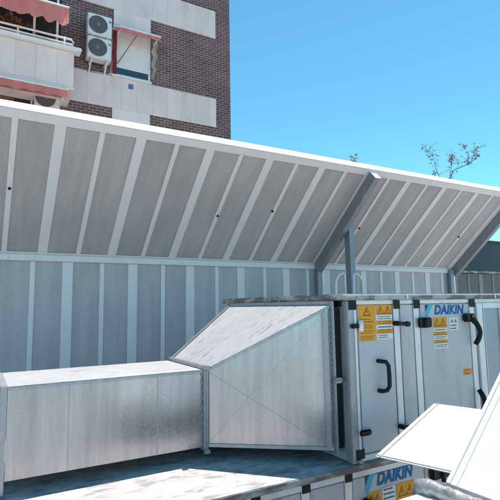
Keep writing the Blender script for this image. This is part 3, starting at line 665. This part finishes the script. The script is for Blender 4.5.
# ---------------------------------------------------------------- apartment building
FY = 13.5
bx0, bx1 = -9., .521 * FY
bd = thing('apartment_building', 'dark brick apartment block with pale stone bands behind the barrier', 'building', (0, FY + 5, 0))
b = MB(); b.box((bx0, FY, 0), (bx1, FY + 11, 19), BRICK); b.build('wall', bd)
FLOOR = .229 * FY
zb0 = Z(.431 * FY)                                                # bottom of the lower visible band
sx0, sx1 = .231 * FY, .315 * FY                                   # stone column with the windows
bands = []
for k in range(-2, 4):
    z = zb0 + k * FLOOR; t = z + .072 * FY
    b = MB(); b.box((.135 * FY, FY - .03, z), (.4805 * FY, FY - .001, t), STONE, .004); b.build('stone_band', bd); bands.append((z, t))
for (z, t), (z2, t2) in zip(bands, bands[1:]):
    # fill above the window and between
    wt, wb = z + .195 * FY, z + .076 * FY
    b = MB(); b.box((sx0, FY - .028, wt), (sx1, FY - .001, z2 - .001), STONEW, .003)
    b.box((sx0, FY - .028, t + .001), (sx1, FY - .001, wb), STONEW, .003); b.build('stone_infill', bd)
    f = MB()
    f.box((sx0, FY - .012, wb + .001), (sx0 + .06, FY - .001, wt - .001), RAIL); f.box((sx1 - .06, FY - .012, wb + .001), (sx1, FY - .001, wt - .001), RAIL)
    f.box((sx0 + .061, FY - .012, wb + .001), (sx1 - .061, FY - .001, wb + .06), RAIL)
    fo = f.build('window', bd)
    g = MB(); g.box((sx0 + .061, FY - .006, wb + .061), (sx1 - .061, FY - .001, wb + .26), GLASS); g.build('pane', fo)
    g = MB(); zz = wb + .262
    while zz < wt - .002:
        g.box((sx0 + .061, FY - .016, zz), (sx1 - .061, FY - .002, min(zz + .05, wt - .001)), SHUT, .004); zz += .052
    g.build('shutter', fo)
    g = MB(); g.box((sx0 - .05, FY - .09, wb - .05), (sx1 + .04, FY - .029, wb - .002), RAIL, .006); g.build('sill', fo)
b = MB(); b.box((3.58, FY - .036, Z(6.50)), (3.73, FY - .0305, Z(6.66)), BLUEP, .004); b.build('number_plate', bd)
# left bay behind the balconies: flat dark sheets paint the shaded recess
b = MB(); b.box((-6, FY - .02, Z(6.0)), (1.66, FY - .001, Z(9.0)), DARK); b.box((-6, FY - .02, Z(3.2)), (1.66, FY - .001, Z(5.9)), DARK); b.build('balcony_shade_sheet', bd)
b = MB(); b.box((-1., FY - .06, Z(3.3)), (.55, FY - .022, Z(5.8)), BROWN, .01); b.box((.95, FY - .05, Z(3.3)), (1.0, FY - .022, Z(5.85)), RAIL, .006); b.build('balcony_door', bd)
b = MB(); b.box((1.07, FY - .07, Z(3.3)), (1.66, FY - .022, Z(6.0)), STONEW, .01); b.build('pier', bd)
BY = 12.3; bxr = 1.85
b = MB(); b.box((-7, BY, Z(5.66)), (bxr, BY + .1, Z(6.60)), STONE, .01); b.box((bxr - .1, BY + .101, Z(5.66)), (bxr, FY - .031, Z(6.60)), STONE, .01); b.build('balcony_parapet', bd)
b = MB(); b.box((-7, BY - .02, Z(5.58)), (bxr + .02, FY - .031, Z(5.655)), STONEW, .01); b.build('balcony_slab', bd)
b = MB(); b.box((-7, BY - .14, Z(6.605)), (bxr + .16, BY + .16, Z(6.70)), RAIL, .015); b.build('coping', bd)
b = MB()
for z in (6.80, 6.93): b.tube([(-7, BY - .02, Z(z)), (bxr - .08, BY - .02, Z(z)), (bxr - .02, BY + .1, Z(z)), (bxr - .02, FY - .04, Z(z))], .028, RAIL, 8)
for x in (-5.5, -4, -2.5, -1.1, .52, 1.6): b.tube([(x, BY - .02, Z(6.70)), (x, BY - .02, Z(6.96))], .025, RAIL, 8)
b.build('railing', bd)
b = MB(); b.tube([(.9, BY + .25, Z(6.7)), (.9, BY + .25, Z(9.4))], .03, RAIL, 8); b.tube([(1.45, BY + .25, Z(6.7)), (1.45, BY + .25, Z(9.4))], .03, RAIL, 8); b.build('awning_pole', bd)

# awnings
def awning(x0, x1, zw, zf, yw, yf, val, label, n_sc, name='awning', roll=None):
    a = thing(name, label, 'awning', ((x0 + x1) / 2, yw, zw), 'red awnings on the apartment block')
    b = MB(); N = 10
    for i in range(N):
        t0, t1 = i / N, (i + 1) / N; sag = lambda t: -.09 * math.sin(math.pi * t) + .015 * math.sin(t * 23)
        b.face([(x0, yw + (yf - yw) * t0, zw + (zf - zw) * t0 + sag(t0)), (x1, yw + (yf - yw) * t0, zw + (zf - zw) * t0 + sag(t0)), (x1, yw + (yf - yw) * t1, zw + (zf - zw) * t1 + sag(t1)), (x0, yw + (yf - yw) * t1, zw + (zf - zw) * t1 + sag(t1))], RED)
    b.build('canopy_cloth', a)
    b = MB(); K = n_sc * 6
    for i in range(K):
        xa, xb_ = x0 + (x1 - x0) * i / K, x0 + (x1 - x0) * (i + 1) / K
        h = lambda i: val * (.86 + .14 * abs(math.sin(math.pi * i / 6))) if val > .2 or roll else val; wv = lambda i: .045 * math.sin(i * .9) + .03 * math.sin(i * .37 + 1)
        b.face([(xa, yf, zf), (xb_, yf, zf), (xb_, yf + wv(i + 1) - .01, zf - h(i + 1)), (xa, yf + wv(i) - .01, zf - h(i))], RED)
    b.build('valance', a)
    b = MB(); b.tube([(x0, yf + .02, zf + .02), (x1, yf + .02, zf + .02)], .035, RAIL, 8); b.build('front_bar', a)
    b = MB()
    for xx in (x0 + .06, x1 - .06): b.tube([(xx, yw, zw - .4), (xx, yf + .05, zf - .0)], .02, RAIL, 6)
    b.build('arm', a)
    return a
awning(-5.5, 1.62, Z(8.6), Z(7.44), FY - .03, 11.75, .48, 'large coral awning with wavy valance shading the upper balcony', 24)
awning(-5.5, 1.70, Z(5.80), Z(5.46), FY - .03, 12.1, .19, 'narrow coral awning pulled in under the balcony slab', 24)
wa = awning(sx0 + .02, sx1 + .12, Z(8.36), Z(8.02), FY - .03, 12.85, .13, 'small ragged coral awning over the shuttered window', 6, roll=1)
b = MB(); K = 8
for i in range(K):
    z0, z1 = Z(8.2) - i * .17, Z(8.2) - (i + 1) * .17; g = lambda k: .03 * math.sin(k * 1.9)
    for s in range(3):
        xx = sx0 - .03 + s * .036; b.face([(xx, FY - .10 - .03 * (s % 2) + g(i), z0), (xx + .036, FY - .10 - .03 * ((s + 1) % 2) + g(i), z0), (xx + .036, FY - .10 - .03 * ((s + 1) % 2) + g(i + 1), z1), (xx, FY - .10 - .03 * (s % 2) + g(i + 1), z1)], REDD)
b.build('side_cloth', wa)
b = MB()
for i in range(K):
    z0, z1 = Z(8.12) - i * .15, Z(8.12) - (i + 1) * .15; g = lambda k: .035 * math.sin(k * 2.3); ww = lambda k: .16 * (1 - .55 * k / K)
    xx = sx1 + .02
    for s in range(3):
        f0, f1 = s / 3, (s + 1) / 3
        b.face([(xx + ww(i) * f0 + g(i), FY - .14 - .05 * (s % 2), z0), (xx + ww(i) * f1 + g(i), FY - .14 - .05 * ((s + 1) % 2), z0), (xx + ww(i + 1) * f1 + g(i + 1), FY - .14 - .05 * ((s + 1) % 2), z1), (xx + ww(i + 1) * f0 + g(i + 1), FY - .14 - .05 * (s % 2), z1)], BEIGE)
b.build('side_cloth', wa)
b = MB(); b.tube([(sx1 - .55, 12.9, Z(8.0)), (sx0 + .12, FY - .06, Z(7.2))], .012, ACG, 6); b.build('crank_rod', wa)

# air conditioners on the wall
def ac_unit(x, z, label, wd=.67, h=.64, y1=FY - .12):
    a = thing('outdoor_ac_unit', label, 'air conditioner', (x + wd / 2, y1, z), 'air conditioner units on the brick wall')
    b = MB(); b.box((x, y1 - .3, z), (x + wd, y1, z + h), ACW, .02); b.build('casing', a)
    cx, cz, r = x + wd * .42, z + h * .5, min(h, wd) * .40
    b = MB(); b.tube([(cx, y1 - .302, cz), (cx, y1 - .309, cz)], r, ACG, 32); b.build('fan_opening', a)
    b = MB(); 
    for k in range(5):
        rr = r * (k + 1) / 5; P = [(cx + rr * math.cos(2 * math.pi * j / 28), y1 - .318, cz + rr * math.sin(2 * math.pi * j / 28)) for j in range(29)]; b.tube(P, .006, ACB, 5, False)
    for k in range(12):
        t = math.pi * k / 6; b.tube([(cx, y1 - .316, cz), (cx + r * math.cos(t), y1 - .316, cz + r * math.sin(t))], .006, ACB, 5)
    b.tube([(cx, y1 - .311, cz), (cx, y1 - .324, cz)], r * .22, ACB, 16); b.build('fan_grille', a)
    b = MB(); b.box((x + wd * .86, y1 - .303, z + h * .72), (x + wd * .97, y1 - .3005, z + h * .80), ACB); b.build('badge', a)
    b = MB()
    for xx in (x + .12, x + wd - .12):
        b.box((xx - .02, y1 - .34, z - .045), (xx + .02, FY - .001, z - .003), RAIL, .004); b.bar((xx, y1 - .28, z - .05), (xx, FY - .03, z - .30), (.035, 0, 0), (0, .02, .02), RAIL)
    b.build('bracket', a)
    return a
AYF = 13.08
ac_unit(.1765 * AYF, Z(.590 * AYF), 'upper white air conditioner unit of the pair beside the window')
ac_unit(.1765 * AYF, Z(.537 * AYF), 'lower white air conditioner unit of the pair beside the window')
ac_unit(1.02, Z(5.15), 'air conditioner with large dark fan, half hidden under the lower awning', .62, .85, FY - .11)

b = MB()
for dx, r in ((0, .022), (.05, .016)): b.tube([(2.99, FY - .06, Z(8.35) - dx), (3.05 + dx, FY - .06, Z(8.3) - dx), (3.06 + dx, FY - .045, Z(7.4)), (3.05 + dx, FY - .045, Z(6.9)), (3.0, FY - .045, Z(6.8) - dx), (2.4, FY - .045, Z(6.79) - dx)], r, RAIL if dx else BEIGE, 8)
b.build('refrigerant_pipe', bd, True)
# balcony plants
def leaf_cloud(b, c, r, n, s, M, rng, up=.0):
    for i in range(n):
        d = V((rng.gauss(0, 1), rng.gauss(0, 1), rng.gauss(0, 1))); d = d.normalized() * (rng.random() ** .5); p = V(c) + V((d.x * r[0], d.y * r[1], d.z * r[2]))
        a = V((rng.gauss(0, 1), rng.gauss(0, 1), rng.gauss(0, 1) + up)).normalized(); q = a.orthogonal().normalized(); k = s * (.6 + .8 * rng.random())
        b.face([p, p + a * k * .5 + q * k * .28, p + a * k, p + a * k * .5 - q * k * .28], M)
def plant(x, h, rad, M, label, seed):
    rng = random.Random(seed); y = BY + .42; z0 = Z(5.66)
    a = thing('potted_plant', label, 'plant', (x, y, z0), 'plants on the balcony')
    b = MB(); b.tube([(x, y, z0), (x, y, z0 + .45)], [.14, .19], POT, 14); b.build('pot', a)
    b = MB()
    for k in range(7):
        t = k * .9; b.tube([(x, y, z0 + .4), (x + .5 * rad * math.cos(t), y + .5 * rad * math.sin(t), z0 + .4 + h * .55), (x + rad * math.cos(t), y + rad * math.sin(t) * .7, z0 + .35 + h * (.8 + .2 * rng.random()))], [.018, .012, .006], BARK, 5)
    b.build('stem', a, True)
    b = MB(); leaf_cloud(b, (x, y, z0 + .4 + h * .78), (rad, rad * .7, h * .3), 260, .13, M, rng); b.build('foliage', a, True)
plant(.42, 1.3, .34, LEAFB, 'bushy olive brown plant behind the balcony rail', 1)
plant(.80, 1.15, .2, LEAF, 'thin green plant right of the bushy one on the balcony', 2)
plant(1.32, 1.05, .16, LEAF, 'small dark plant between the awning poles', 3)

# ---------------------------------------------------------------- trees behind the barrier, only their tips show
def tree(base, top, branches, label, seed, trunk_r=.09, leaf=.12, clumps=()):
    rng = random.Random(seed)
    a = thing('tree', label, 'tree', (base[0], base[1], 0), 'tree tips above the barrier')
    b = MB(); P = [V(base).lerp(V(top), t / 6) + V((rng.uniform(-.06, .06), rng.uniform(-.06, .06), 0)) * (0 < t < 6) for t in range(7)]
    b.tube(P, [trunk_r * (1 - .85 * t / 6) + .006 for t in range(7)], BARK, 8); b.build('trunk', a)
    b = MB()
    for pts, r in branches:
        P = [V(p) for p in pts]; b.tube(P, [r * .62 * (1 - .75 * k / (len(P) - 1)) for k in range(len(P))], BARK, 6)
        for q in range(1, len(P)):
            for _ in range(3):
                p0 = P[q - 1].lerp(P[q], rng.random()); d = V((rng.uniform(-1, 1), rng.uniform(-.6, .6), rng.uniform(.1, 1))).normalized() * rng.uniform(.12, .3)
                b.tube([p0, p0 + d * .5 + V((0, 0, .01)), p0 + d], [.006, .005, .003], BARK, 4); leaf_cloud(b, p0 + d, (.05, .04, .05), 4, leaf * .8, LEAF, rng)
    for c, rad, n, M in clumps: leaf_cloud(b, c, rad, n, leaf, M, rng)
    b.build('crown', a, True)
t0 = (11.85, 9.0, Z(3.45))
tree((12.1, 9.3, 0), t0, [
    ([t0, (12.25, 9.0, Z(3.95)), (12.85, 8.95, Z(4.2)), (13.3, 9.1, Z(4.4)), (13.75, 9.1, Z(4.62))], .026),
    ([(12.85, 8.95, Z(4.2)), (12.95, 8.95, Z(4.55)), (12.75, 9., Z(4.8))], .014),
    ([(13.2, 9.05, Z(4.35)), (13.35, 9.0, Z(4.7)), (13.45, 9., Z(4.85))], .014),
    ([(12.05, 9., Z(3.75)), (12.2, 9., Z(4.2)), (12.25, 9.1, Z(4.5))], .016),
    ([t0, (11.55, 9.05, Z(3.8)), (11.35, 9.0, Z(4.25)), (11.0, 9.1, Z(4.45))], .016),
    ([(11.35, 9.0, Z(4.25)), (11.25, 9.0, Z(4.55))], .010),
    ([(12.1, 9.3, 2.5), (11.5, 9.6, Z(1.6))], .03), ([(12.1, 9.3, 3.0), (12.8, 9.6, Z(1.8))], .03)],
    'sparse twiggy tree top with brown leaves, rising right above the white barrier lip', 5, .1, .10,
    [((12.2, 9., Z(4.3)), (.16, .12, .24), 70, LEAFB), ((11.3, 9., Z(4.2)), (.22, .15, .2), 26, LEAF), ((11.1, 9.1, Z(4.45)), (.2, .1, .12), 12, LEAF), ((11.45, 9.05, Z(3.75)), (.12, .1, .12), 16, LEAF),
     ((13.0, 9., Z(4.3)), (.2, .12, .16), 18, LEAF), ((12.85, 9., Z(4.75)), (.2, .12, .12), 18, LEAF), ((13.35, 9., Z(4.6)), (.14, .1, .22), 30, LEAF), ((13.1, 9., Z(4.6)), (.25, .1, .14), 12, LEAFB),
     ((11.9, 9.3, Z(1.4)), (1.0, .8, .7), 200, LEAF)])
t1 = (8.28, 9.0, Z(3.45))
tree((8.3, 9.2, 0), t1, [([t1, (8.3, 9., Z(3.68))], .014)],
     'small leafy tree tip poking over the barrier near the middle rib', 9, .06, .09,
     [((8.3, 9., Z(3.58)), (.12, .1, .08), 30, LEAF), ((8.3, 9., Z(3.74)), (.05, .04, .12), 22, LEAF), ((8.2, 9.2, Z(1.6)), (.7, .5, .6), 120, LEAF)])
t2 = (18.6, 14.2, Z(3.05))
tree((18.6, 14.2, 0), t2, [([t2, (18.8, 14.2, Z(3.5))], .02), ([t2, (18.3, 14.2, Z(3.3))], .014)],
     'leafy sprig seen in the sky gap above the dark shed', 11, .08, .13, [((18.7, 14.2, Z(3.25)), (.28, .2, .25), 40, LEAF), ((18.6, 14.2, Z(1.8)), (.9, .7, .6), 120, LEAF)])
